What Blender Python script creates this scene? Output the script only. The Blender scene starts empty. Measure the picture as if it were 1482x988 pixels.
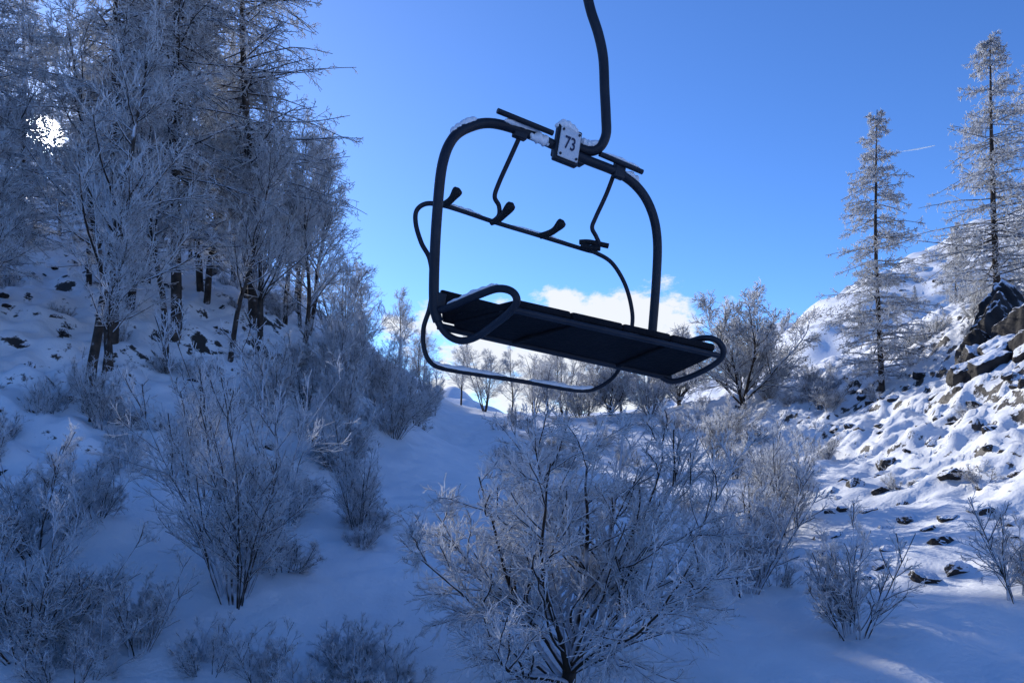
import bpy, bmesh, math, random
import numpy as np
from mathutils import Vector, Matrix
random.seed(4)
scene=bpy.context.scene
R_=np.random.default_rng(11)

# ---------------------------------------------------------------- helpers
def link(o,parent=None):
    scene.collection.objects.link(o)
    if parent: o.parent=parent
    return o
def empty(name,loc=(0,0,0)):
    e=bpy.data.objects.new(name,None); e.location=loc; e.empty_display_size=.3
    return link(e)
_g=np.random.default_rng(3).normal(size=(256,256,2)); _g/=np.linalg.norm(_g,axis=2,keepdims=True)
def perlin(x,y,ox=0.0):
    x=np.asarray(x,float)+ox*17.3+1000; y=np.asarray(y,float)+ox*9.1+1000
    xi=np.floor(x).astype(int); yi=np.floor(y).astype(int); fx=x-xi; fy=y-yi
    def d(a,b):
        g=_g[(xi+a)%256,(yi+b)%256]; return g[...,0]*(fx-a)+g[...,1]*(fy-b)
    u=fx**3*(fx*(fx*6-15)+10); v=fy**3*(fy*(fy*6-15)+10)
    return ((d(0,0)*(1-u)+d(1,0)*u)*(1-v)+(d(0,1)*(1-u)+d(1,1)*u)*v)*1.4
def sstep(a,b,x):
    t=np.clip((x-a)/(b-a),0,1); return t*t*(3-2*t)

# ---------------------------------------------------------------- materials
def newmat(name):
    m=bpy.data.materials.new(name); m.use_nodes=True; nt=m.node_tree; nt.nodes.clear()
    return m,nt,nt.nodes,nt.links
def snow_over(name,base1,base2,lo,hi,nscale=6,namp=.5,rough=.8,transl=.0,bscale=8,bump=.4,snow=(.80,.84,.90),metal=0,basescale=3):
    """material: base colour with snow lying on faces that look upward"""
    m,nt,N,L=newmat(name)
    out=N.new('ShaderNodeOutputMaterial')
    geo=N.new('ShaderNodeNewGeometry'); sep=N.new('ShaderNodeSeparateXYZ'); L.new(geo.outputs['Normal'],sep.inputs[0])
    tc=N.new('ShaderNodeTexCoord')
    no=N.new('ShaderNodeTexNoise'); no.inputs['Scale'].default_value=nscale; no.inputs['Detail'].default_value=0 if transl>0 else 3; L.new(tc.outputs['Object'],no.inputs['Vector'])
    ma=N.new('ShaderNodeMath'); ma.operation='MULTIPLY_ADD'; L.new(no.outputs['Fac'],ma.inputs[0]); ma.inputs[1].default_value=namp*2; ma.inputs[2].default_value=-namp
    ad=N.new('ShaderNodeMath'); ad.operation='ADD'; L.new(sep.outputs['Z'],ad.inputs[0]); L.new(ma.outputs[0],ad.inputs[1])
    mr=N.new('ShaderNodeMapRange'); mr.interpolation_type='SMOOTHSTEP'; L.new(ad.outputs[0],mr.inputs['Value']); mr.inputs['From Min'].default_value=lo; mr.inputs['From Max'].default_value=hi
    mix=N.new('ShaderNodeMix'); mix.data_type='RGBA'; L.new(mr.outputs[0],mix.inputs['Factor']); mix.inputs['B'].default_value=(*snow,1)
    if transl>0: mix.inputs['A'].default_value=(*[(a+b)/2 for a,b in zip(base1,base2)],1)
    else:
        n2=N.new('ShaderNodeTexNoise'); n2.inputs['Scale'].default_value=basescale; n2.inputs['Detail'].default_value=4; L.new(tc.outputs['Object'],n2.inputs['Vector'])
        cr=N.new('ShaderNodeValToRGB'); L.new(n2.outputs['Fac'],cr.inputs[0]); cr.color_ramp.elements[0].position=.35; cr.color_ramp.elements[1].position=.65
        cr.color_ramp.elements[0].color=(*base1,1); cr.color_ramp.elements[1].color=(*base2,1); L.new(cr.outputs[0],mix.inputs['A'])
    if transl>0:
        bs=N.new('ShaderNodeBsdfDiffuse'); L.new(mix.outputs['Result'],bs.inputs['Color'])
        tr=N.new('ShaderNodeBsdfTranslucent'); L.new(mix.outputs['Result'],tr.inputs['Color'])
        mm=N.new('ShaderNodeMath'); mm.operation='MULTIPLY'; L.new(mr.outputs[0],mm.inputs[0]); mm.inputs[1].default_value=transl
        ms=N.new('ShaderNodeMixShader'); L.new(mm.outputs[0],ms.inputs[0]); L.new(bs.outputs[0],ms.inputs[1]); L.new(tr.outputs[0],ms.inputs[2]); L.new(ms.outputs[0],out.inputs[0])
        return m
    bs=N.new('ShaderNodeBsdfPrincipled'); L.new(mix.outputs['Result'],bs.inputs['Base Color']); bs.inputs['Roughness'].default_value=rough; bs.inputs['Specular IOR Level'].default_value=.25
    if bump>0:
        nb=N.new('ShaderNodeTexNoise'); nb.inputs['Scale'].default_value=bscale; nb.inputs['Detail'].default_value=3; L.new(tc.outputs['Object'],nb.inputs['Vector'])
        bp=N.new('ShaderNodeBump'); bp.inputs['Strength'].default_value=bump; bp.inputs['Distance'].default_value=.05; L.new(nb.outputs['Fac'],bp.inputs['Height']); L.new(bp.outputs[0],bs.inputs['Normal'])
    L.new(bs.outputs[0],out.inputs[0])
    return m
M_bark=snow_over('snowy_bark',(.030,.024,.020),(.09,.07,.055),.12,.55,nscale=3,namp=.7,transl=0,bump=.6,bscale=14)
M_limb=snow_over('snowy_limb',(.028,.022,.018),(.07,.055,.042),-.25,.12,nscale=5,namp=.3,transl=.4)
M_twig=snow_over('frosted_twig',(.06,.05,.045),(.16,.13,.11),-.9,-.25,nscale=5,namp=.4,transl=.52,snow=(.93,.94,.95))
M_rock=snow_over('snowy_rock',(.016,.015,.016),(.055,.05,.047),.48,.68,nscale=3,namp=.35,bump=.9,bscale=5,basescale=2.5)
M_metal=snow_over('frosted_painted_steel',(.014,.017,.025),(.026,.031,.042),.97,1.35,nscale=9,namp=.55,rough=.42,bump=.12,bscale=60)
M_seat=snow_over('frosted_black_seat',(.006,.007,.010),(.011,.012,.016),1.0,1.4,nscale=14,namp=.55,rough=.9,bump=.3,bscale=40)
M_rubber=snow_over('black_rubber',(.012,.012,.013),(.018,.018,.02),1.2,1.5,namp=.2,rough=.6,bump=.1,bscale=60)

def snowmat(name,b1,b2):
    m,nt,N,L=newmat(name); out=N.new('ShaderNodeOutputMaterial'); bs=N.new('ShaderNodeBsdfPrincipled'); L.new(bs.outputs[0],out.inputs[0])
    bs.inputs['Roughness'].default_value=.55; bs.inputs['Specular IOR Level'].default_value=.3
    tc=N.new('ShaderNodeTexCoord')
    n=N.new('ShaderNodeTexNoise'); n.inputs['Scale'].default_value=.7; n.inputs['Detail'].default_value=2; L.new(tc.outputs['Object'],n.inputs['Vector'])
    cr=N.new('ShaderNodeValToRGB'); cr.color_ramp.elements[0].position=.3; cr.color_ramp.elements[1].position=.7
    cr.color_ramp.elements[0].color=(.85,.87,.89,1); cr.color_ramp.elements[1].color=(.93,.94,.94,1); L.new(n.outputs['Fac'],cr.inputs[0]); 
    if b1>1:
        # steep faces: soil, dead grass and stones show through the snow
        geo=N.new('ShaderNodeNewGeometry'); sep=N.new('ShaderNodeSeparateXYZ'); L.new(geo.outputs['Normal'],sep.inputs[0])
        n3=N.new('ShaderNodeTexNoise'); n3.inputs['Scale'].default_value=1.6; n3.inputs['Detail'].default_value=5; n3.inputs['Roughness'].default_value=.68; L.new(tc.outputs['Object'],n3.inputs['Vector'])
        ma=N.new('ShaderNodeMath'); ma.operation='MULTIPLY_ADD'; L.new(n3.outputs['Fac'],ma.inputs[0]); ma.inputs[1].default_value=1.1; ma.inputs[2].default_value=-.55
        ad=N.new('ShaderNodeMath'); ad.operation='ADD'; L.new(sep.outputs['Z'],ad.inputs[0]); L.new(ma.outputs[0],ad.inputs[1])
        mr=N.new('ShaderNodeMapRange'); L.new(ad.outputs[0],mr.inputs['Value']); mr.inputs['From Min'].default_value=.59; mr.inputs['From Max'].default_value=.65
        mx=N.new('ShaderNodeMix'); mx.data_type='RGBA'; L.new(mr.outputs[0],mx.inputs['Factor']); mx.inputs['A'].default_value=(.05,.044,.038,1); L.new(cr.outputs[0],mx.inputs['B'])
        L.new(mx.outputs['Result'],bs.inputs['Base Color'])
    else: L.new(cr.outputs[0],bs.inputs['Base Color'])
    prev=None
    for sc,st,di in ((2.4,.5,.10),(12,.5,.035)):
        nn=N.new('ShaderNodeTexNoise'); nn.inputs['Scale'].default_value=sc; nn.inputs['Detail'].default_value=3; L.new(tc.outputs['Object'],nn.inputs['Vector'])
        bp=N.new('ShaderNodeBump'); bp.inputs['Strength'].default_value=st; bp.inputs['Distance'].default_value=di; L.new(nn.outputs['Fac'],bp.inputs['Height'])
        if prev: L.new(prev.outputs[0],bp.inputs['Normal'])
        prev=bp
    L.new(prev.outputs[0],bs.inputs['Normal'])
    return m
M_snow=snowmat('snow_ground',2,0); M_clump=snowmat('snow_clump',0,0)

# ---------------------------------------------------------------- terrain
C=np.array([
(0,0,-6.2),(-8,3,-5.6),(10,3,-5.4),(0,-30,-9),(-35,-30,6),(40,-30,5),(-26,10,3.5),(28,8,2.5),
(0,13.5,-4.7),(0,21.6,-3.6),(0,31.8,-2.4),(-1,48,-.4),(-2,60,1.2),
(-14.6,40,6.6),(-10,48,4.3),(-5.1,60,1.3),
(-8.3,12,-4.1),(-12.5,18,-1.35),(-16.6,24,1.3),(-22,32,5.4),(-30,40,9.5),
(-7.1,14,-3.8),(-10.1,20,-1.5),(-12.6,25,.5),(-16.2,32,4.2),
(-4.8,15,-4.0),(-6.7,21,-2.75),(-9.6,32,.6),(-12.1,38,5.1),
(-2.4,18,-3.9),(-4,30,-2.1),(-5.8,46,-.1),
(4.7,14,-4.4),(7.4,22,-3.7),(10.7,32,-2.4),(13.5,42,-.8),(16.8,50,1.2),
(7.8,15,-4),(11,21,-3.2),(14.1,27,-2),(17.2,33,-.5),(21.9,42,2.4),
(9.3,14,-3.8),(13.3,20,-2.5),(17.2,26,-.5),(21.2,32,2.2),(27.8,42,7),
(6,50,-.2),(10,60,1.2),(35,60,9.5),(30,50,7.4),(50,90,8),
(0,75,1.2),(0,110,-2),(0,200,-5),(20,80,1),(30,120,2),
(-25,60,13.5),(-38,60,16),(-30,80,20),(-60,60,24),(-45,90,23),(-14,60,6.8),(-12,80,5),(-25,120,14),(-70,140,36),(-20,180,4),
(72,180,26),(101,180,38),(124,180,50),(150,188,68),(52,180,8),(45,120,5),(90,130,17),(130,300,40),(180,200,80),(170,100,35),(0,300,-5),(-150,200,50),(-150,0,30),(150,-50,25),(0,-150,-20)],float)
def tps(r2): return r2*np.log(r2+1e-9)*.5
_n=len(C); sc_=1/50.
X=C[:,:2]*sc_
K=tps(((X[:,None]-X[None])**2).sum(2))+np.eye(_n)*2e-4
Pm=np.c_[np.ones(_n),X]; A=np.block([[K,Pm],[Pm.T,np.zeros((3,3))]])
W=np.linalg.solve(A,np.r_[C[:,2],np.zeros(3)])
def hbase(x,y):
    x=np.asarray(x,float); y=np.asarray(y,float); z=np.full(x.shape,W[_n])+W[_n+1]*x*sc_+W[_n+2]*y*sc_
    for i in range(_n): z=z+W[i]*tps((x*sc_-X[i,0])**2+(y*sc_-X[i,1])**2)
    r=np.hypot(x,y); f=sstep(220,420,r)
    far=-4+8*perlin(x/150,y/150,3)+sstep(400,1500,r)*(25*perlin(x/420,y/420,5)+20)
    for cx,cy,h,s in ((520,1150,190,150),(1300,1500,420,330),(-1400,1300,500,350),(-1700,200,500,400),(1700,200,450,400),(0,-1900,350,500)):
        d2=((x-cx)**2+(y-cy)**2)/s**2; far=far+h*np.exp(-d2)*(1+.5*perlin(x/90,y/90,7))
    return z*(1-f)+far*f
def hfun(x,y):
    x=np.asarray(x,float); y=np.asarray(y,float)
    z=hbase(x,y); r=np.hypot(x,y-15)
    side=sstep(4,14,np.abs(x-1))*(1-sstep(60,120,r))
    rg=1-np.abs(perlin(x/2.6,y/2.6,1))*2
    rg2=1-np.abs(perlin(x/1.1+.3*perlin(x,y,8),y/1.1,2))*2
    right=sstep(11,17,x)*(1-sstep(50,80,y))*sstep(16,24,y)
    near=1-sstep(60,90,r)
    z=z+.22*perlin(x/4.5,y/4.5,4)+side*(.32*perlin(x/2.2,y/2.2,6)+.14*rg*rg)+near*(.08*perlin(x/.9,y/.9,9)+.03*perlin(x/.36,y/.36,10))
    z=z+right*(.42*perlin(x/1.5,y/1.9,12)+.28*rg2*np.clip(rg2,0,1)+.12*perlin(x/.6,y/.6,14))
    left=sstep(-8,-13,x)*sstep(14,20,y)*(1-sstep(50,70,y))
    z=z+left*(.40*perlin(x/1.3,y/1.3,15)+.12*rg2+.10*perlin(x/.6,y/.6,16))
    z=z+sstep(85,130,r)*(1-sstep(600,900,r))*(2.5*perlin(x/26,y/26,20)+4.5*np.abs(perlin(x/13,y/22,21))+2.0*np.abs(perlin(x/6,y/12,22))-1.5)
    return z
def axis(lo,hi,st,far,mid=(0,0,1)):
    a=list(np.arange(lo,hi+1e-6,st)); s=st; v=a[0]; L=[]
    while v>-far: s*=1.09; v-=s; L.append(v)
    s=st; v=a[-1]; Rr=[]
    while v<far:
        s*=1.035
        if v<mid[1]: s=min(s,mid[2])
        v+=s; Rr.append(v)
    return np.array(L[::-1]+a+Rr)
ax=axis(-26,32,.17,2600,(0,150,1.2)); ay=axis(9,52,.18,2600,(0,190,1.6))
GX,GY=np.meshgrid(ax,ay); GZ=hfun(GX,GY)
ny,nx=GX.shape
def mesh_np(name,V,Q,mats,mi=None,smooth=True):
    me=bpy.data.meshes.new(name); V=np.ascontiguousarray(V,np.float32); Q=np.ascontiguousarray(Q,np.int32)
    me.vertices.add(len(V)); me.vertices.foreach_set('co',V.ravel())
    me.loops.add(Q.size); me.loops.foreach_set('vertex_index',Q.ravel())
    me.polygons.add(len(Q)); me.polygons.foreach_set('loop_start',np.arange(0,Q.size,Q.shape[1],dtype=np.int32)); me.polygons.foreach_set('loop_total',np.full(len(Q),Q.shape[1],np.int32))
    for m in mats: me.materials.append(m)
    if mi is not None: me.polygons.foreach_set('material_index',np.asarray(mi,np.int32))
    me.polygons.foreach_set('use_smooth',np.full(len(Q),smooth))
    me.update(calc_edges=True); me.validate(); return me
i=np.arange(ny*nx).reshape(ny,nx)
Q=np.stack([i[:-1,:-1],i[:-1,1:],i[1:,1:],i[1:,:-1]],-1).reshape(-1,4)
me=mesh_np('snowy_ground',np.stack([GX,GY,GZ],-1).reshape(-1,3),Q,[M_snow])
link(bpy.data.objects.new('snowy_ground',me))

# ---------------------------------------------------------------- branch growing
def nrm(v): return v/(np.linalg.norm(v,axis=-1,keepdims=True)+1e-9)
def walk(P0,D0,Ln,k,wob,up,rng):
    n=len(P0); P=np.zeros((n,k,3)); P[:,0]=P0; D=D0.copy(); st=(Ln/(k-1))[:,None]
    for j in range(1,k):
        P[:,j]=P[:,j-1]+D*st; D=nrm(D+rng.normal(size=D.shape)*wob+np.array([0,0,up]))
    return P
def radii(r0,r1,k,p=1.0,rng=None,j=0):
    t=np.linspace(0,1,k)[None]; r=r0[:,None]*(1-t)**p+r1*(1-(1-t)**p)
    if rng is not None and j: r=r*rng.uniform(1-j,1+j,r.shape)
    return r
def kids(P,R,m,t0,t1,a0,a1,lenf,k,wob,up,rr,r1,rng,flat=0,tp=1.0,j=0,rmax=1):
    n,kp,_=P.shape; idx=np.repeat(np.arange(n),m); t=t0+(t1-t0)*rng.uniform(size=len(idx))**tp
    f=t*(kp-1); a=np.minimum(f.astype(int),kp-2); w=(f-a)[:,None]
    pos=P[idx,a]*(1-w)+P[idx,a+1]*w; T=nrm(P[idx,a+1]-P[idx,a]); rad=R[idx,a]*(1-w[:,0])+R[idx,a+1]*w[:,0]
    U=nrm(np.cross(T,np.array([.13,.07,1.])+rng.normal(size=T.shape)*.02)); V=np.cross(T,U)
    az=rng.uniform(0,2*np.pi,len(idx))
    if flat: az=np.where(rng.uniform(size=len(idx))<flat, np.where(rng.uniform(size=len(idx))<.5,0,np.pi)+rng.normal(size=len(idx))*.35, az)
    an=np.radians(rng.uniform(a0,a1,len(idx)))[:,None]
    D=np.cos(an)*T+np.sin(an)*(np.cos(az)[:,None]*U+np.sin(az)[:,None]*V)
    pl=np.linalg.norm(np.diff(P,axis=1),axis=2).sum(1)[idx]
    Ln=lenf(t,pl)*rng.uniform(.65,1.25,len(idx))
    C_=walk(pos,nrm(D),Ln,k,wob,up,rng); return C_,radii(np.clip(rad*rr,r1,rmax),r1,k,1.0,rng,j)
def tubes(levels):
    """levels: list of (P,R,sides,mat)"""
    Vs=[];Qs=[];Ms=[];off=0
    for P,R,s,mt in levels:
        n,k,_=P.shape; T=np.zeros_like(P); T[:,1:-1]=P[:,2:]-P[:,:-2]; T[:,0]=P[:,1]-P[:,0]; T[:,-1]=P[:,-1]-P[:,-2]; T=nrm(T)
        avg=nrm(P[:,-1]-P[:,0]); ref=np.where(np.abs(avg[:,2:3])<.8,np.array([[0,0,1.]]),np.array([[1.,0,0]]))
        ref=np.broadcast_to(ref[:,None],T.shape); U=nrm(np.cross(T,ref)); V=np.cross(T,U)
        a=np.arange(s)*2*np.pi/s+.3; v=P[:,:,None]+R[:,:,None,None]*(np.cos(a)[None,None,:,None]*U[:,:,None]+np.sin(a)[None,None,:,None]*V[:,:,None])
        Vs.append(v.reshape(-1,3)); I=off+np.arange(n*k*s).reshape(n,k,s); J=np.roll(I,-1,axis=2)
        q=np.stack([I[:,:-1],J[:,:-1],J[:,1:],I[:,1:]],-1).reshape(-1,4); Qs.append(q); Ms.append(np.full(len(q),mt)); off+=n*k*s
    return np.concatenate(Vs),np.concatenate(Qs),np.concatenate(Ms)
TM=[M_bark,M_limb,M_twig]
def tmesh(name,levels):
    V,Q,M=tubes(levels); return mesh_np(name,V,Q,TM,M)

def larch(name,seed,H,Rad,nb=130,r0=.2,bare=.12,tw=.017,sweep=-.02):
    g=np.random.default_rng(seed)
    T=walk(np.array([[0,0,-.6]]),np.array([[0.02,0,1.]]),np.array([H+.6]),24,.012,.02,g); TR=radii(np.array([r0]),.02,24,.9)
    p1,r1=kids(T,TR,nb,bare,.99,80,108,lambda t,L:Rad*(np.clip(1.03-t,0,1)**.7)*(.45+.55*sstep(bare-.05,bare+.2,t)),8,.07,sweep,.33,.014,g,rmax=.05)
    p2,r2=kids(p1,r1,15,.1,.98,35,75,lambda t,L:.12+L*.30*(1.1-t),4,.10,-.09,.6,tw*.85,g,flat=.6,j=.2,rmax=.02)
    p3,r3=kids(p2,r2,4,.1,1,30,75,lambda t,L:.10+L*.22,3,.15,-.06,.8,tw*.8,g,j=.3,rmax=tw)
    return tmesh(name,[(T,TR,9,0),(p1,r1,4,1),(p2,r2,3,2),(p3,r3,3,2)])
def leaf_tree(name,seed,H,spread=1.0,tw=.013,r0=.13,stems=1,m=(24,12,7),t0=.25):
    g=np.random.default_rng(seed)
    D=nrm(np.c_[g.normal(size=(stems,2))*(.06 if stems==1 else .22),np.ones(stems)])
    T=walk(np.tile([[0,0,-.5]],(stems,1))+np.c_[g.normal(size=(stems,2))*.12*(stems>1),np.zeros(stems)],D,np.full(stems,H*.93+.3)*g.uniform(.8,1,stems),14,.05,.04,g); TR=radii(np.full(stems,r0),.015,14,.9)
    p1,r1=kids(T,TR,m[0],t0,.99,25,62,lambda t,L:H*.40*spread*(1.1-.8*t),8,.08,.05,.5,.012,g,rmax=.05)
    p2,r2=kids(p1,r1,m[1],.12,1,22,55,lambda t,L:.15+L*.42*(1.1-.65*t),5,.10,.03,.6,tw*.85,g,j=.1,rmax=.022)
    p3,r3=kids(p2,r2,m[2],.08,1,22,62,lambda t,L:.10+L*.35*(1.1-.4*t),3,.10,.02,.7,tw*.75,g,j=.25,rmax=tw)
    return tmesh(name,[(T,TR,8,0),(p1,r1,5,1),(p2,r2,3,2),(p3,r3,3,2)])
def shrub(name,seed,H,stems=16,open_=28,m=(10,7,3),tw=.010,r0=.022,base=.25,kw=.06,up=.02,t0=.2):
    g=np.random.default_rng(seed)
    az=g.uniform(0,2*np.pi,stems); an=np.radians(open_*np.sqrt(g.uniform(0.01,1,stems)))
    D=np.c_[np.sin(an)*np.cos(az),np.sin(an)*np.sin(az),np.cos(an)]
    P0=np.c_[np.cos(az)*base*g.uniform(.1,1,stems),np.sin(az)*base*g.uniform(.1,1,stems),np.full(stems,-.3)]
    T=walk(P0,D,(H+.3)*g.uniform(.5,1.0,stems),10,kw,up,g); TR=radii(r0*g.uniform(.6,1.3,stems),.008,10,.9)
    p1,r1=kids(T,TR,m[0],t0,1,15,48,lambda t,L:L*.33*(1.15-.75*t),7,.08,.035,.6,tw,g,rmax=.016)
    p2,r2=kids(p1,r1,m[1],.1,1,18,52,lambda t,L:.08+L*.40*(1.1-.5*t),5,.10,.03,.7,tw*.8,g,j=.2,rmax=tw*1.2)
    p3,r3=kids(p2,r2,m[2],.1,1,20,60,lambda t,L:.04+L*.35,3,.10,.02,.8,tw*.7,g,j=.3,rmax=tw)
    return tmesh(name,[(T,TR,6,1),(p1,r1,4,1),(p2,r2,3,2),(p3,r3,3,2)])

def place(name,me,x,y,s=1,rz=None,lean=(0,0),parent=None,sz=None,dz=0):
    o=bpy.data.objects.new(name,me); z=float(hfun(np.array([x]),np.array([y]))[0])+dz
    o.location=(x,y,z); o.scale=(s,s,sz or s); o.rotation_euler=(lean[0],lean[1],0)
    q=Matrix.Rotation(lean[0],4,'X')@Matrix.Rotation(lean[1],4,'Y')@Matrix.Rotation(rz if rz is not None else random.uniform(0,6.28),4,'Z')
    o.rotation_euler=q.to_euler()
    return link(o,parent)

L1=larch('larch_a',1,16,3.9,180,.17,.08); L2=larch('larch_b',2,15,4.6,170,.2,.1,sweep=-.015); L3=larch('larch_c',3,27,7.4,230,.26,.17,sweep=-.02)
L4=larch('larch_small',5,6,1.6,90,.07,.05)
T1=leaf_tree('bare_a',21,9,1.0); T2=leaf_tree('bare_b',22,10,.8,t0=.3); T3=leaf_tree('bare_c',23,8.5,1.1,stems=5,r0=.09,m=(13,10,6),t0=.2)
T4=leaf_tree('bare_tall',24,14,.66,m=(34,12,7),t0=.3,r0=.15)
S1=shrub('shrub_a',31,5.8,24,26,m=(12,8,3)); S2=shrub('shrub_b',32,3.2,24,42,m=(11,7,3)); S3=shrub('shrub_c',33,4.4,17,22); S4=shrub('shrub_d',34,1.2,14,50,m=(7,4,2),tw=.008,r0=.010,base=.3)
S5=shrub('shrub_e',35,2.7,16,28,m=(9,5,3)); S6=shrub('shrub_f',36,1.5,22,55,m=(9,6,2),tw=.007,r0=.011,base=.35,kw=.1)

# broad round-crowned tree dividing near the ground
def hero(name,seed,n=16,H=1.0,amax=66,tw=1.0,m=(17,9,6)):
    g=np.random.default_rng(seed)
    az=np.arange(n)*2.399+g.normal(size=n)*.2; an=np.radians(amax*np.sqrt((np.arange(n)+.4)/n))
    D=np.c_[np.sin(an)*np.cos(az),np.sin(an)*np.sin(az)*.9,np.cos(an)]
    T0=walk(np.array([[0,0,-.4]]),np.array([[.05,0,1.]]),np.array([.95]),6,.03,0,g); R0=radii(np.array([.15]),.11,6)
    P0=T0[0,-3+np.arange(n)%3]
    T=walk(P0,D,4.15*H*(1-.18*(an/np.radians(amax)))*g.uniform(.9,1.08,n),12,.09,.045,g); TR=radii(g.uniform(.04,.07,n),.010,12,.9)
    p1,r1=kids(T,TR,m[0],.15,1,20,58,lambda t,L:L*.38*(1.15-.75*t),9,.12,.025,.6,.010,g,rmax=.03)
    p2,r2=kids(p1,r1,m[1],.1,1,20,58,lambda t,L:.10+L*.38*(1.12-.55*t),6,.13,.02,.65,.008*tw,g,j=.15,rmax=.014)
    p3,r3=kids(p2,r2,m[2],.08,1,25,65,lambda t,L:.06+L*.30,3,.12,.01,.8,.0065*tw,g,j=.25,rmax=.009)
    return tmesh(name,[(T0,R0,10,0),(T,TR,7,1),(p1,r1,5,1),(p2,r2,4,2),(p3,r3,3,2)])
HM=hero('round_tree',77,H=1.15)
place('snowy_apple_tree',HM,.95,13.2,1.06,0,dz=-.05)
HB=hero('round_tree_b',79,n=15,amax=60,tw=1.4,m=(16,9,6))

# right side
place('larch_tree',L1,21,42,1.0,1.0,(0,-.02))
place('larch_tree',L2,27.0,41,1.02,2.0,(0,-.05)); place('larch_tree',L2,31.0,42,1.1,4.0)
place('larch_tree',L4,36,60,1.1)
place('bare_tree',HB,16.2,52,1.8,.4)
for x,y,m_,s in ((8.9,24,S3,1.0),(6.8,14.6,S5,1.0),(5.7,18,S5,1.25),(10.2,14.8,S5,.95),(9.7,27,S5,1.3),(7.3,23,S5,1.1),(12.6,43,S2,1.0),(10.4,38,S5,1.2)):
    place('frosted_shrub',m_,x,y,s)
# left foreground shrubs
for x,y,m_,s in ((-5.9,15.8,S1,1.0),(-8.3,12.6,S2,.9),(-6.7,13.3,S5,.7),(-9.9,15.5,S2,.85),(-3.3,12.5,S6,.8),(-4.4,12.9,S5,.5),(-2.3,12.9,S6,.9),(-3.2,14.1,S6,.7),(-7.4,12.2,S6,.9),(-5.5,13.2,S6,.7),(-8.6,13.6,S6,1.1),(-4.6,22,S3,.7),
              (-6.6,28,S2,1.0),(-7.4,32,S3,1.0),(-5.6,35,S2,1.0),(-8.5,36,S1,.85),(-6.9,39,S3,1.05),(-5.6,42,S2,1.0),(-9.3,42,S1,.85),(-7.5,46,S1,.75),(-5.4,50,S3,.9),(-9.8,30,S3,.9),(-12.5,22.5,S3,.6),(-10.6,25,S5,.9)):
    place('frosted_shrub',m_,x,y,s)
# left bank trees
for x,y,m_,s,le in ((-15.0,33,L3,.95,(0,.02)),(-13.1,37.5,L3,1.0,(0,.01)),(-13.8,24,T4,1.15,(0,.15)),(-19.0,26,L3,.62,(0,-.01)),(-13.0,22.8,T2,.8,(0,.1)),(-15.9,29.5,L3,.75,(0,.02)),(-21.6,30,T4,1.15,(0,.0)),
                 (-14.0,30,T4,1.0,(0,.08)),(-12.2,36,T1,1.15,(0,.05)),(-10.9,39,T1,1.1,(0,.06)),(-11.6,42,T2,1.15,(0,.05)),(-15.3,37,T4,1.15,(0,.03)),(-12.6,44,T4,.85,(0,0)),(-10.4,45,T3,.85,(0,0)),
                 (-17.6,34,T4,1.2,(0,.03)),(-18.8,38,L3,.85,(0,0)),(-16.8,40,T4,1.3,(0,0)),(-13.7,40,T2,1.3,(0,.04)),(-12.9,38,T1,1.2,(0,0)),(-15.2,28,T4,1.15,(0,.05)),(-15.0,42,T4,1.35,(0,0)),(-12.6,33,T4,.85,(0,.04)),(-12.3,40,T4,1.0,(0,.02)),
                 (-24.5,35,T4,1.25,(0,0)),(-28.5,41,T4,1.2,(0,0)),(-17.6,24.4,T2,.9,(0,.0)),(-20.6,36,T4,.9,(0,.02)),(-23.6,41,T2,1.1,(0,0)),(-30.5,46,L1,1.1,(0,0))):
    place('larch_tree' if m_ in (L3,L1) else 'bare_tree',m_,x,y,s,None,le)
# forest on the ridge
fo=empty('ridge_forest'); k=0
while k<24:
    y=random.uniform(43,80); x=-random.uniform(.27,.84)*y
    if abs(x/y+.636)<.06: continue
    k+=1; m_=random.choice([T4,T4,L1,T2,T4]); place('forest_tree',m_,x,y,random.uniform(.95,1.25),parent=fo)
for x,y,s in ((-33,54,.8),(-38.5,60,.75),(-36,56,.7),(-44,66,.8)): place('forest_tree',T4,x,y,s,parent=fo)
# trees behind the saddle
bk=empty('distant_trees')
for x,y,m_,s in ((-12.2,62,T2,.95),(-9.8,63,T2,.9),(-8,66,T3,.7),(-2.5,68,T3,.75),(0,66,T1,.7),(2,70,T3,.8),(4.6,66,T3,.85),(7,68,T1,.8),(9.5,64,T3,.85),(12,66,T3,.8),(-5,72,T1,.8),(14,62,HB,1.3),(19.5,60,T3,.6),(3,60,T3,.6),(8,60,HB,1.1),(22,64,T1,.5),(5.5,60,S2,1.2),(10.5,56,S2,1.3)):
    place('tree',m_,x,y,s,parent=bk)
for k in range(14):
    y=random.uniform(110,175); x=random.uniform(.36,.66)*y
    place('tree',random.choice([L4,L4,S2]),x,y,random.uniform(.5,.9),parent=bk)
# undergrowth
ug=empty('frosted_undergrowth')
cnt=0
while cnt<160:
    y=13+44*random.random(); x=random.uniform(-.78,.72)*y
    b=x/y
    w=.75 if b<-.16 else (.10 if b<.25 else .2)
    if y<20: w*=.45
    if y>38: w=1
    if -.06<b+0.05<.03 and y>25: w=.05
    if random.random()>w: continue
    cnt+=1
    place('brush',random.choice([S4,S6]) if y<30 else random.choice([S4,S5,S6]),x,y,random.uniform(.5,1.05),parent=ug,sz=random.uniform(.45,1.0))

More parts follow.
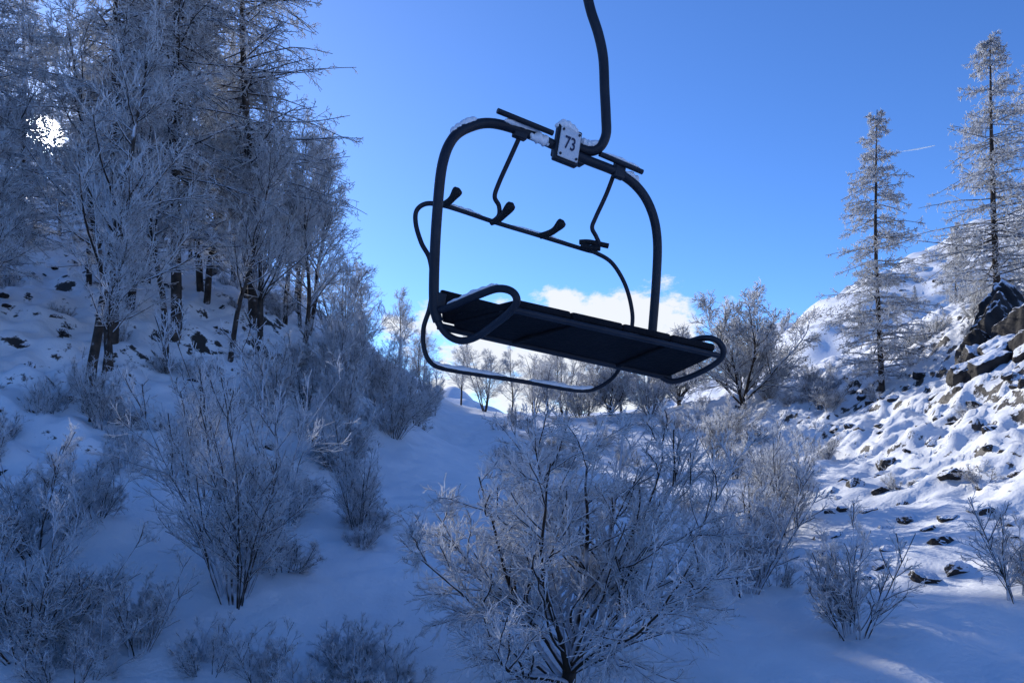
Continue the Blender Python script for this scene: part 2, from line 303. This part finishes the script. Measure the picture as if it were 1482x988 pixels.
# ---------------------------------------------------------------- rocks
def rock(name,seed):
    bm=bmesh.new(); bmesh.ops.create_icosphere(bm,subdivisions=5,radius=1); g=np.random.default_rng(seed)
    pl=nrm(g.normal(size=(14,3))); d=g.uniform(.5,.85,14)
    for v in bm.verts:
        c=np.array(v.co)
        for k in range(14):
            q=c@pl[k]
            if q>d[k]: c=c-pl[k]*(q-d[k])*.92
        n=.10*perlin(c[0]*2+seed,c[1]*2+c[2]*2)+.06*perlin(c[0]*6,c[1]*6+c[2]*5,seed)+.04*perlin(c[2]*13,c[1]*13+c[0]*7,seed)
        v.co=c*(1+float(n))
    me=bpy.data.meshes.new(name); bm.to_mesh(me); bm.free(); me.materials.append(M_rock)
    for p in me.polygons: p.use_smooth=True
    return me
RK=[rock('rock_%d'%k,k+1) for k in range(4)]
def putrock(name,x,y,sx,sy,sz,parent=None,sink=.3):
    o=bpy.data.objects.new(name,random.choice(RK)); z=float(hfun(np.array([x]),np.array([y]))[0])
    o.location=(x,y,z-sink*sz+.1*sz); o.scale=(sx,sy,sz); o.rotation_euler=(random.uniform(-.3,.3),random.uniform(-.3,.3),random.uniform(0,6)); link(o,parent)
ro=empty('rock_outcrop')
for x,y,a,b,c in ((21.6,33.0,1.3,1.1,1.3),(22.6,34.0,1.6,1.4,2.4),(21.0,33.8,1.0,.9,1.1),(23.6,34.0,1.6,1.3,2.6),(24.2,36.2,1.8,1.4,3.4),(21.9,34.9,1.2,1.0,1.9),(15.2,30,.6,.5,.5),(22.8,32.4,1.3,1,1.4),(22.9,35.9,1.3,1.2,2.8),(24.9,35.6,1.5,1.3,3.2),(23.8,37.6,1.6,1.2,3.2),(25.6,38,1.8,1.3,3.6),(20.2,33.2,.6,.5,.5),(22.3,31.6,.9,.8,.9),(23.8,32.8,1.4,1.1,1.8),(24.4,31.8,1.2,1,1.2)):
    putrock('outcrop_part',x,y,a,b,c,ro)
rs=empty('scattered_rocks')
for k in range(110):
    y=random.uniform(17,46); x=random.uniform(.42,.78)*y
    s=random.uniform(.12,.42); putrock('rock',x,y,s*1.3,s,s*.8,rs)
for k in range(30):
    y=random.uniform(16,40); x=-random.uniform(.33,.75)*y
    s=random.uniform(.1,.32); putrock('rock',x,y,s*1.3,s,s*.8,rs)
for k in range(36):
    y=random.uniform(110,180); x=random.uniform(.36,.72)*y
    s=random.uniform(.4,1.5); putrock('rock',x,y,s*1.5,s,s*.8,rs)

# ---------------------------------------------------------------- chairlift chair
chair=empty('chairlift_chair',(.4,5.3,2.0))
inv=Matrix.Translation((-.4,-5.3,-2.0))
def smoothpts(pts,closed=False,sub=7):
    P=[Vector(p) for p in pts]; n=len(P); out=[]
    rng=range(n if closed else n-1)
    for a in rng:
        p0=P[(a-1)%n] if closed or a>0 else P[0]; p1=P[a]; p2=P[(a+1)%n]; p3=P[(a+2)%n] if closed or a+2<n else P[-1]
        for s in range(sub):
            t=s/sub; out.append(.5*((2*p1)+(-p0+p2)*t+(2*p0-5*p1+4*p2-p3)*t*t+(-p0+3*p1-3*p2+p3)*t**3))
    if not closed: out.append(P[-1])
    return out
def pipe(name,pts,r,mat,closed=False,smooth=True,rad=None):
    P=smoothpts(pts,closed) if smooth else [Vector(p) for p in pts]
    cu=bpy.data.curves.new(name,'CURVE'); cu.dimensions='3D'; cu.bevel_depth=r; cu.bevel_resolution=5; cu.use_fill_caps=True
    sp=cu.splines.new('POLY'); sp.points.add(len(P)-1)
    for k,p in enumerate(P):
        sp.points[k].co=(p.x,p.y,p.z,1)
        if rad: sp.points[k].radius=rad(k/(len(P)-1))
    sp.use_cyclic_u=closed
    o=bpy.data.objects.new(name+'_c',cu); link(o); bpy.context.view_layer.update()
    me=bpy.data.meshes.new_from_object(o.evaluated_get(bpy.context.evaluated_depsgraph_get())); bpy.data.objects.remove(o)
    me.transform(inv); me.materials.clear(); me.materials.append(mat)
    for p in me.polygons: p.use_smooth=True
    return link(bpy.data.objects.new(name,me),chair)
hoop=[(-.48,4.8,.695),(-.505,4.8,.807),(-.503,4.8,1.077),(-.486,4.8,1.39),(-.453,4.8,1.705),(-.391,4.86,1.9),(-.28,4.92,2.005),(-.121,5.0,2.06),(.14,5.15,2.04),(.492,5.32,1.949),(.786,5.46,1.885),(.953,5.54,1.79),(1.053,5.58,1.64),(1.099,5.6,1.439),(1.094,5.6,1.151),(1.0625,5.6,.733),(1.04,5.6,.5)]
pipe('frame_hoop',hoop,.034,M_metal)
pipe('side_loop_1',[(-.505,4.8,.80),(-.48,4.8,.695),(-.417,4.8,.606),(-.326,4.78,.567),(-.224,4.7,.584),(-.112,4.6,.645),(-.013,4.5,.707),(.029,4.45,.765),(0,4.45,.823),(-.088,4.5,.85),(-.219,4.6,.825),(-.356,4.7,.786),(-.48,4.8,.763)],.024,M_metal)
pipe('side_loop_2',[(1.05,5.6,.56),(1.09,5.6,.44),(1.16,5.58,.37),(1.24,5.55,.358),(1.37,5.45,.407),(1.485,5.35,.48),(1.516,5.3,.555),(1.471,5.3,.629),(1.372,5.3,.649),(1.257,5.4,.621),(1.06,5.6,.565)],.022,M_metal)
pipe('hanger_arm',[(.40,5.33,5.2),(.42,5.33,4.4),(.47,5.34,3.7),(.50,5.35,3.35),(.535,5.35,3.175),(.57,5.35,3.02),(.625,5.35,2.85),(.66,5.35,2.675),(.67,5.35,2.45),(.68,5.35,2.25),(.68,5.35,2.125),(.64,5.35,2.04),(.57,5.35,2.005),(.46,5.33,2.03)],.036,M_metal)
ring=[(.959,5.9,.827),(.948,5.9,.9925),(.893,5.9,1.169),(.787,5.85,1.312),(.656,5.8,1.377),(.559,5.75,1.392),(.204,5.6,1.46),(-.106,5.4,1.499),(-.345,5.2,1.526),(-.481,5.1,1.539),(-.585,5.05,1.534),(-.651,5.05,1.487),(-.656,5.05,1.392),(-.618,5.05,1.265),(-.562,5.05,1.156),(-.543,5.05,.991),(-.562,5.05,.826),(-.604,5.05,.684),(-.599,5.05,.543),(-.552,5.05,.448),(-.4575,5.1,.41),(-.201,5.25,.378),(.149,5.5,.339),(.501,5.7,.293),(.654,5.78,.313),(.785,5.83,.392),(.861,5.87,.494),(.904,5.9,.606)]
pipe('safety_bar_footrest',ring,.0165,M_metal,closed=True)
pipe('safety_bar_arm_1',[(.081,5.1,2.073),(-.005,5.15,1.90),(-.092,5.2,1.725),(-.122,5.22,1.635),(-.093,5.25,1.58),(-.094,5.27,1.517),(-.144,5.33,1.485)],.0165,M_metal)
pipe('safety_bar_arm_2',[(.781,5.5,1.953),(.711,5.55,1.764),(.633,5.6,1.596),(.609,5.62,1.523),(.644,5.65,1.463),(.6625,5.67,1.405),(.581,5.72,1.375)],.0165,M_metal)
pipe('pivot_tube_1',[(-.097,4.95,2.125),(.284,5.15,2.055)],.019,M_metal,smooth=False)
pipe('pivot_tube_2',[(.635,5.35,1.985),(.97,5.5,1.905)],.019,M_metal,smooth=False)
def gr(t):
    r=.62+.12*t+.30*float(sstep(.55,.85,t))
    return r*math.sqrt(max(.02,1-max(0,(t-.84)/.16)**2))
pipe('grip_1',[(-.47,5.09,1.54),(-.42,5.07,1.565),(-.359,5.05,1.64)],.036,M_rubber,rad=gr)
pipe('grip_2',[(-.15,5.3,1.475),(-.08,5.25,1.495),(.008,5.2,1.585)],.036,M_rubber,rad=gr)
pipe('grip_3',[(.21,5.58,1.45),(.306,5.55,1.478),(.385,5.5,1.545)],.037,M_rubber,rad=gr)
pipe('grip_4',[(.52,5.7,1.435),(.60,5.68,1.43),(.74,5.66,1.395)],.020,M_rubber)
pipe('grip_4b',[(.53,5.66,1.40),(.60,5.64,1.375),(.67,5.62,1.37)],.022,M_rubber)
def slab(name,q,th,mat,bev=.012):
    """q: 4 corners, th: thickness vector"""
    q=[Vector(a) for a in q]; t=Vector(th); bm=bmesh.new()
    v=[bm.verts.new(a) for a in q]+[bm.verts.new(a+t) for a in q]
    for f in ((0,1,2,3),(7,6,5,4),(0,4,5,1),(1,5,6,2),(2,6,7,3),(3,7,4,0)): bm.faces.new([v[k] for k in f])
    bmesh.ops.recalc_face_normals(bm,faces=bm.faces); bmesh.ops.bevel(bm,geom=list(bm.edges),offset=bev,segments=3,affect='EDGES',profile=.6)
    me=bpy.data.meshes.new(name); bm.to_mesh(me); bm.free(); me.transform(inv); me.materials.append(mat)
    for p in me.polygons: p.use_smooth=True
    return link(bpy.data.objects.new(name,me),chair)
BL=Vector((-.43,4.8,.665)); BR=Vector((1.20,5.62,.385)); FL=Vector((.0,4.47,.71)); FR=Vector((1.47,5.27,.52))
def sp(a,b): # seat plane point
    return BL.lerp(BR,a).lerp(FL.lerp(FR,a),b)
# four seat cushions on a board, with steel bearers underneath
slab('seat_board',[sp(.02,.04),sp(.99,.04),sp(.99,.96),sp(.02,.96)],(0,0,.03),M_seat,.01)
for k in range(4):
    a0=.02+k*.2425+.004; a1=a0+.2345
    slab('seat_cushion_%d'%(k+1),[sp(a0,.02)+Vector((0,0,.032)),sp(a1,.02)+Vector((0,0,.032)),sp(a1,.99)+Vector((0,0,.032)),sp(a0,.99)+Vector((0,0,.032))],(0,0,.05),M_seat,.016)
for k,a in enumerate((.27,.73)):
    slab('seat_bearer_%d'%(k+1),[sp(a-.010,.02),sp(a+.010,.02),sp(a+.010,.98),sp(a-.010,.98)],(0,0,-.018),M_seat,.005)
slab('backrest_strip',[(-.44,4.83,.70),(1.06,5.63,.45),(1.04,5.66,.66),(-.46,4.86,.915)],(-.02,.035,0),M_seat,.012)
pipe('seat_cross_tube',[BL+Vector((-.05,0,.0)),BR],.024,M_metal,smooth=False)
pipe('seat_front_tube',[FL+Vector((0,0,.01)),FR],.02,M_metal,smooth=False)
# clamp block, brackets and number plate
ex=Vector((.87,.45,-.17)).normalized(); nz=ex.cross(Vector((0,0,1))).normalized(); ey=nz.cross(ex).normalized()
def board(name,c,w,h,d,mat,bev):
    c=Vector(c); return slab(name,[c-ex*w-ey*h,c+ex*w-ey*h,c+ex*w+ey*h,c-ex*w+ey*h],-nz*d,mat,bev)
pm,nt,N,L=newmat('number_plate_white'); o_=N.new('ShaderNodeOutputMaterial'); b_=N.new('ShaderNodeBsdfPrincipled'); L.new(b_.outputs[0],o_.inputs[0]); b_.inputs['Roughness'].default_value=.4
n_=N.new('ShaderNodeTexNoise'); n_.inputs['Scale'].default_value=18; n_.inputs['Detail'].default_value=6; c_=N.new('ShaderNodeValToRGB'); c_.color_ramp.elements[0].color=(.5,.52,.54,1); c_.color_ramp.elements[1].color=(.8,.82,.84,1); L.new(n_.outputs['Fac'],c_.inputs[0]); L.new(c_.outputs[0],b_.inputs['Base Color'])
tm,nt,N,L=newmat('number_paint'); o_=N.new('ShaderNodeOutputMaterial'); b_=N.new('ShaderNodeBsdfPrincipled'); L.new(b_.outputs[0],o_.inputs[0]); b_.inputs['Base Color'].default_value=(.01,.015,.06,1)
pc=Vector((.405,5.20,1.995))
board('plate_back',pc-nz*.012,.098,.128,.05,M_metal,.012); board('number_plate',pc+nz*.004,.083,.108,.012,pm,.01)
for sx in(-1,1):
    for sy in(-1,1):
        b=pc+ex*.066*sx+ey*.088*sy; pipe('bolt',[b,b+nz*.012],.009,M_metal,smooth=False)
cu=bpy.data.curves.new('n','FONT'); cu.body='73'; cu.size=.13; cu.align_x='CENTER'; cu.align_y='CENTER'; cu.extrude=.001; cu.offset=.0015
to=bpy.data.objects.new('n',cu); link(to); bpy.context.view_layer.update()
me=bpy.data.meshes.new_from_object(to.evaluated_get(bpy.context.evaluated_depsgraph_get())); bpy.data.objects.remove(to)
me.transform(Matrix.Diagonal((.72,1,1,1)))
mt=Matrix((( ex.x,ey.x,nz.x,0),(ex.y,ey.y,nz.y,0),(ex.z,ey.z,nz.z,0),(0,0,0,1))); mt.translation=pc+nz*.008
me.transform(inv@mt); me.materials.clear(); me.materials.append(tm); link(bpy.data.objects.new('plate_number_73',me),chair)
board('clamp_block',(.44,5.33,2.0),.13,.055,.1,M_metal,.015)
board('bracket_1',(.07,5.08,2.06),.05,.065,.05,M_metal,.01); board('bracket_2',(.80,5.43,1.90),.045,.06,.05,M_metal,.01)
board('bracket_3',(-.46,4.79,.83),.035,.05,.04,M_metal,.008)
# snow lying on the chair
def snowlump(name,pts,r,seed,up=.5):
    P=smoothpts(pts,sub=14); g=np.random.default_rng(seed); n=len(P); ph=g.uniform(0,50)
    nz_=perlin(np.arange(n)*.22+ph,np.zeros(n)+seed); rad=[max(.12,(math.sin(math.pi*min(1,max(0,k/(n-1))))**.45)*(1+.55*nz_[k])) for k in range(n)]
    P=[p+Vector((0,0,r*up*rad[k])) for k,p in enumerate(P)]
    ob=pipe(name,P,r,M_clump,smooth=False,rad=lambda t:rad[int(round(t*(n-1)))])
    return ob
snowlump('snow_on_frame_1',[(-.41,4.87,1.90),(-.35,4.9,1.965),(-.28,4.93,2.02),(-.20,4.96,2.05)],.036,1)
snowlump('snow_on_frame_2',[(-.05,5.0,2.08),(.08,5.1,2.075),(.20,5.18,2.05)],.03,2,.4)
snowlump('snow_on_frame_3',[(.12,5.12,2.02),(.2,5.16,2.0),(.26,5.2,1.99)],.036,7,.4)
snowlump('snow_on_plate',[(.31,5.2,2.115),(.38,5.22,2.125),(.47,5.25,2.09)],.036,3,.3)
snowlump('snow_on_arm',[(.48,5.33,2.06),(.56,5.35,2.035),(.64,5.35,2.06)],.034,4,.4)
snowlump('snow_on_frame_4',[(.83,5.47,1.885),(.90,5.51,1.86),(.95,5.54,1.82)],.026,5,.5)
snowlump('snow_on_footrest_1',[(-.55,5.05,.455),(-.4575,5.1,.42),(-.201,5.25,.388),(-.03,5.38,.37)],.019,6,.5)
snowlump('snow_on_footrest_2',[(.1,5.47,.352),(.3,5.59,.33),(.501,5.7,.303),(.64,5.77,.32)],.019,8,.5)
snowlump('snow_on_bar',[(-.46,5.11,1.548),(-.345,5.2,1.534),(-.2,5.33,1.518)],.013,9,.6)
snowlump('snow_on_bar_2',[(-.02,5.46,1.497),(.204,5.6,1.47),(.5,5.73,1.405)],.012,10,.6)
snowlump('snow_on_pivot_2',[(.66,5.36,1.995),(.8,5.42,1.965),(.95,5.49,1.93)],.011,12,.6)
snowlump('snow_on_loop',[(-.42,4.76,.80),(-.3,4.66,.825),(-.16,4.55,.86),(-.08,4.5,.872)],.013,13,.6)

# ---------------------------------------------------------------- contrail
me=tubes([(np.array([[(1120,2140,800),(1180,2150,812),(1235,2160,826)]],float),np.array([[.6,2.2,1.2]]),6,0)])
link(bpy.data.objects.new('contrail',mesh_np('contrail',me[0],me[1],[M_clump])))

# ---------------------------------------------------------------- light and sky
S=Vector((-.636,1,.397)).normalized(); el=math.asin(S.z); azm=math.atan2(S.x,S.y)
sun=bpy.data.lights.new('sun','SUN'); sun.energy=5; sun.angle=math.radians(.53); sun.color=(1,.95,.87)
so=bpy.data.objects.new('sun',sun); so.rotation_euler=S.to_track_quat('Z','Y').to_euler(); link(so)
w=bpy.data.worlds.new('World'); scene.world=w; w.use_nodes=True; N=w.node_tree.nodes; L=w.node_tree.links; N.clear()
out=N.new('ShaderNodeOutputWorld'); sky=N.new('ShaderNodeTexSky'); sky.sky_type='NISHITA'; sky.sun_disc=False; sky.sun_elevation=el; sky.sun_rotation=azm; sky.altitude=2000; sky.air_density=1.0; sky.dust_density=.3; sky.ozone_density=4.0
tint=N.new('ShaderNodeMix'); tint.data_type='RGBA'; tint.blend_type='MULTIPLY'; tint.inputs['Factor'].default_value=1; tint.inputs['B'].default_value=(.74,1.02,1.46,1); L.new(sky.outputs[0],tint.inputs['A'])
bg=N.new('ShaderNodeBackground'); L.new(tint.outputs['Result'],bg.inputs[0]); bg.inputs[1].default_value=.15
tc=N.new('ShaderNodeTexCoord')
def M(op,a,b=None,c=None):
    n=N.new('ShaderNodeMath'); n.operation=op
    for k,v in enumerate((a,b,c)):
        if v is None: continue
        if isinstance(v,(int,float)): n.inputs[k].default_value=v
        else: L.new(v,n.inputs[k])
    return n.outputs[0]
def MR(v,a,b,c=0,d=1):
    n=N.new('ShaderNodeMapRange'); n.interpolation_type='SMOOTHSTEP'; L.new(v,n.inputs[0]); n.inputs[1].default_value=a; n.inputs[2].default_value=b; n.inputs[3].default_value=c; n.inputs[4].default_value=d; return n.outputs[0]
dot=N.new('ShaderNodeVectorMath'); dot.operation='DOT_PRODUCT'; L.new(tc.outputs['Generated'],dot.inputs[0]); dot.inputs[1].default_value=S
dv=M('MAXIMUM',dot.outputs['Value'],0)
disc=M('MULTIPLY',MR(dv,.99976,.99988),60); au=M('MULTIPLY',M('POWER',dv,4000),1.4); au2=M('MULTIPLY',M('POWER',dv,300),.4)
wide=M('MULTIPLY',M('POWER',dv,10),.12)
gl=M('ADD',M('ADD',M('ADD',disc,au),au2),wide)
gb=N.new('ShaderNodeBackground'); gb.inputs[0].default_value=(.97,.98,1,1); L.new(gl,gb.inputs[1])
# low cumulus bank
sx=N.new('ShaderNodeSeparateXYZ'); L.new(tc.outputs['Generated'],sx.inputs[0])
mp=N.new('ShaderNodeMapping'); mp.inputs['Scale'].default_value=(1,1,1.7); L.new(tc.outputs['Generated'],mp.inputs[0])
cn=N.new('ShaderNodeTexNoise'); cn.inputs['Scale'].default_value=14; cn.inputs['Detail'].default_value=7; cn.inputs['Roughness'].default_value=.62; L.new(mp.outputs[0],cn.inputs['Vector'])
hm=M('MULTIPLY',MR(sx.outputs['Z'],.23,.15),MR(M('ABSOLUTE',M('SUBTRACT',sx.outputs['X'],.06)),.34,.15))
hm=M('MULTIPLY',hm,MR(sx.outputs['Y'],0,.2))
cf=MR(M('ADD',cn.outputs['Fac'],M('MULTIPLY',M('SUBTRACT',hm,1),.40)),.36,.50,0,.96)
cb=N.new('ShaderNodeBackground'); cb.inputs[0].default_value=(.92,.95,1,1); cb.inputs[1].default_value=1.0
add=N.new('ShaderNodeAddShader'); L.new(bg.outputs[0],add.inputs[0]); L.new(gb.outputs[0],add.inputs[1])
mx=N.new('ShaderNodeMixShader'); L.new(cf,mx.inputs[0]); L.new(add.outputs[0],mx.inputs[1]); L.new(cb.outputs[0],mx.inputs[2]); L.new(mx.outputs[0],out.inputs[0])

# ---------------------------------------------------------------- camera
cam=bpy.data.cameras.new('camera'); cam.lens=26; cam.sensor_width=36; cam.shift_y=.085; cam.clip_end=8000; cam.clip_start=.05
co=bpy.data.objects.new('camera',cam); co.location=(0,0,0); co.rotation_euler=(math.radians(90),0,0); link(co); scene.camera=co
scene.view_settings.view_transform='Standard'; scene.view_settings.look='None'; scene.view_settings.exposure=0
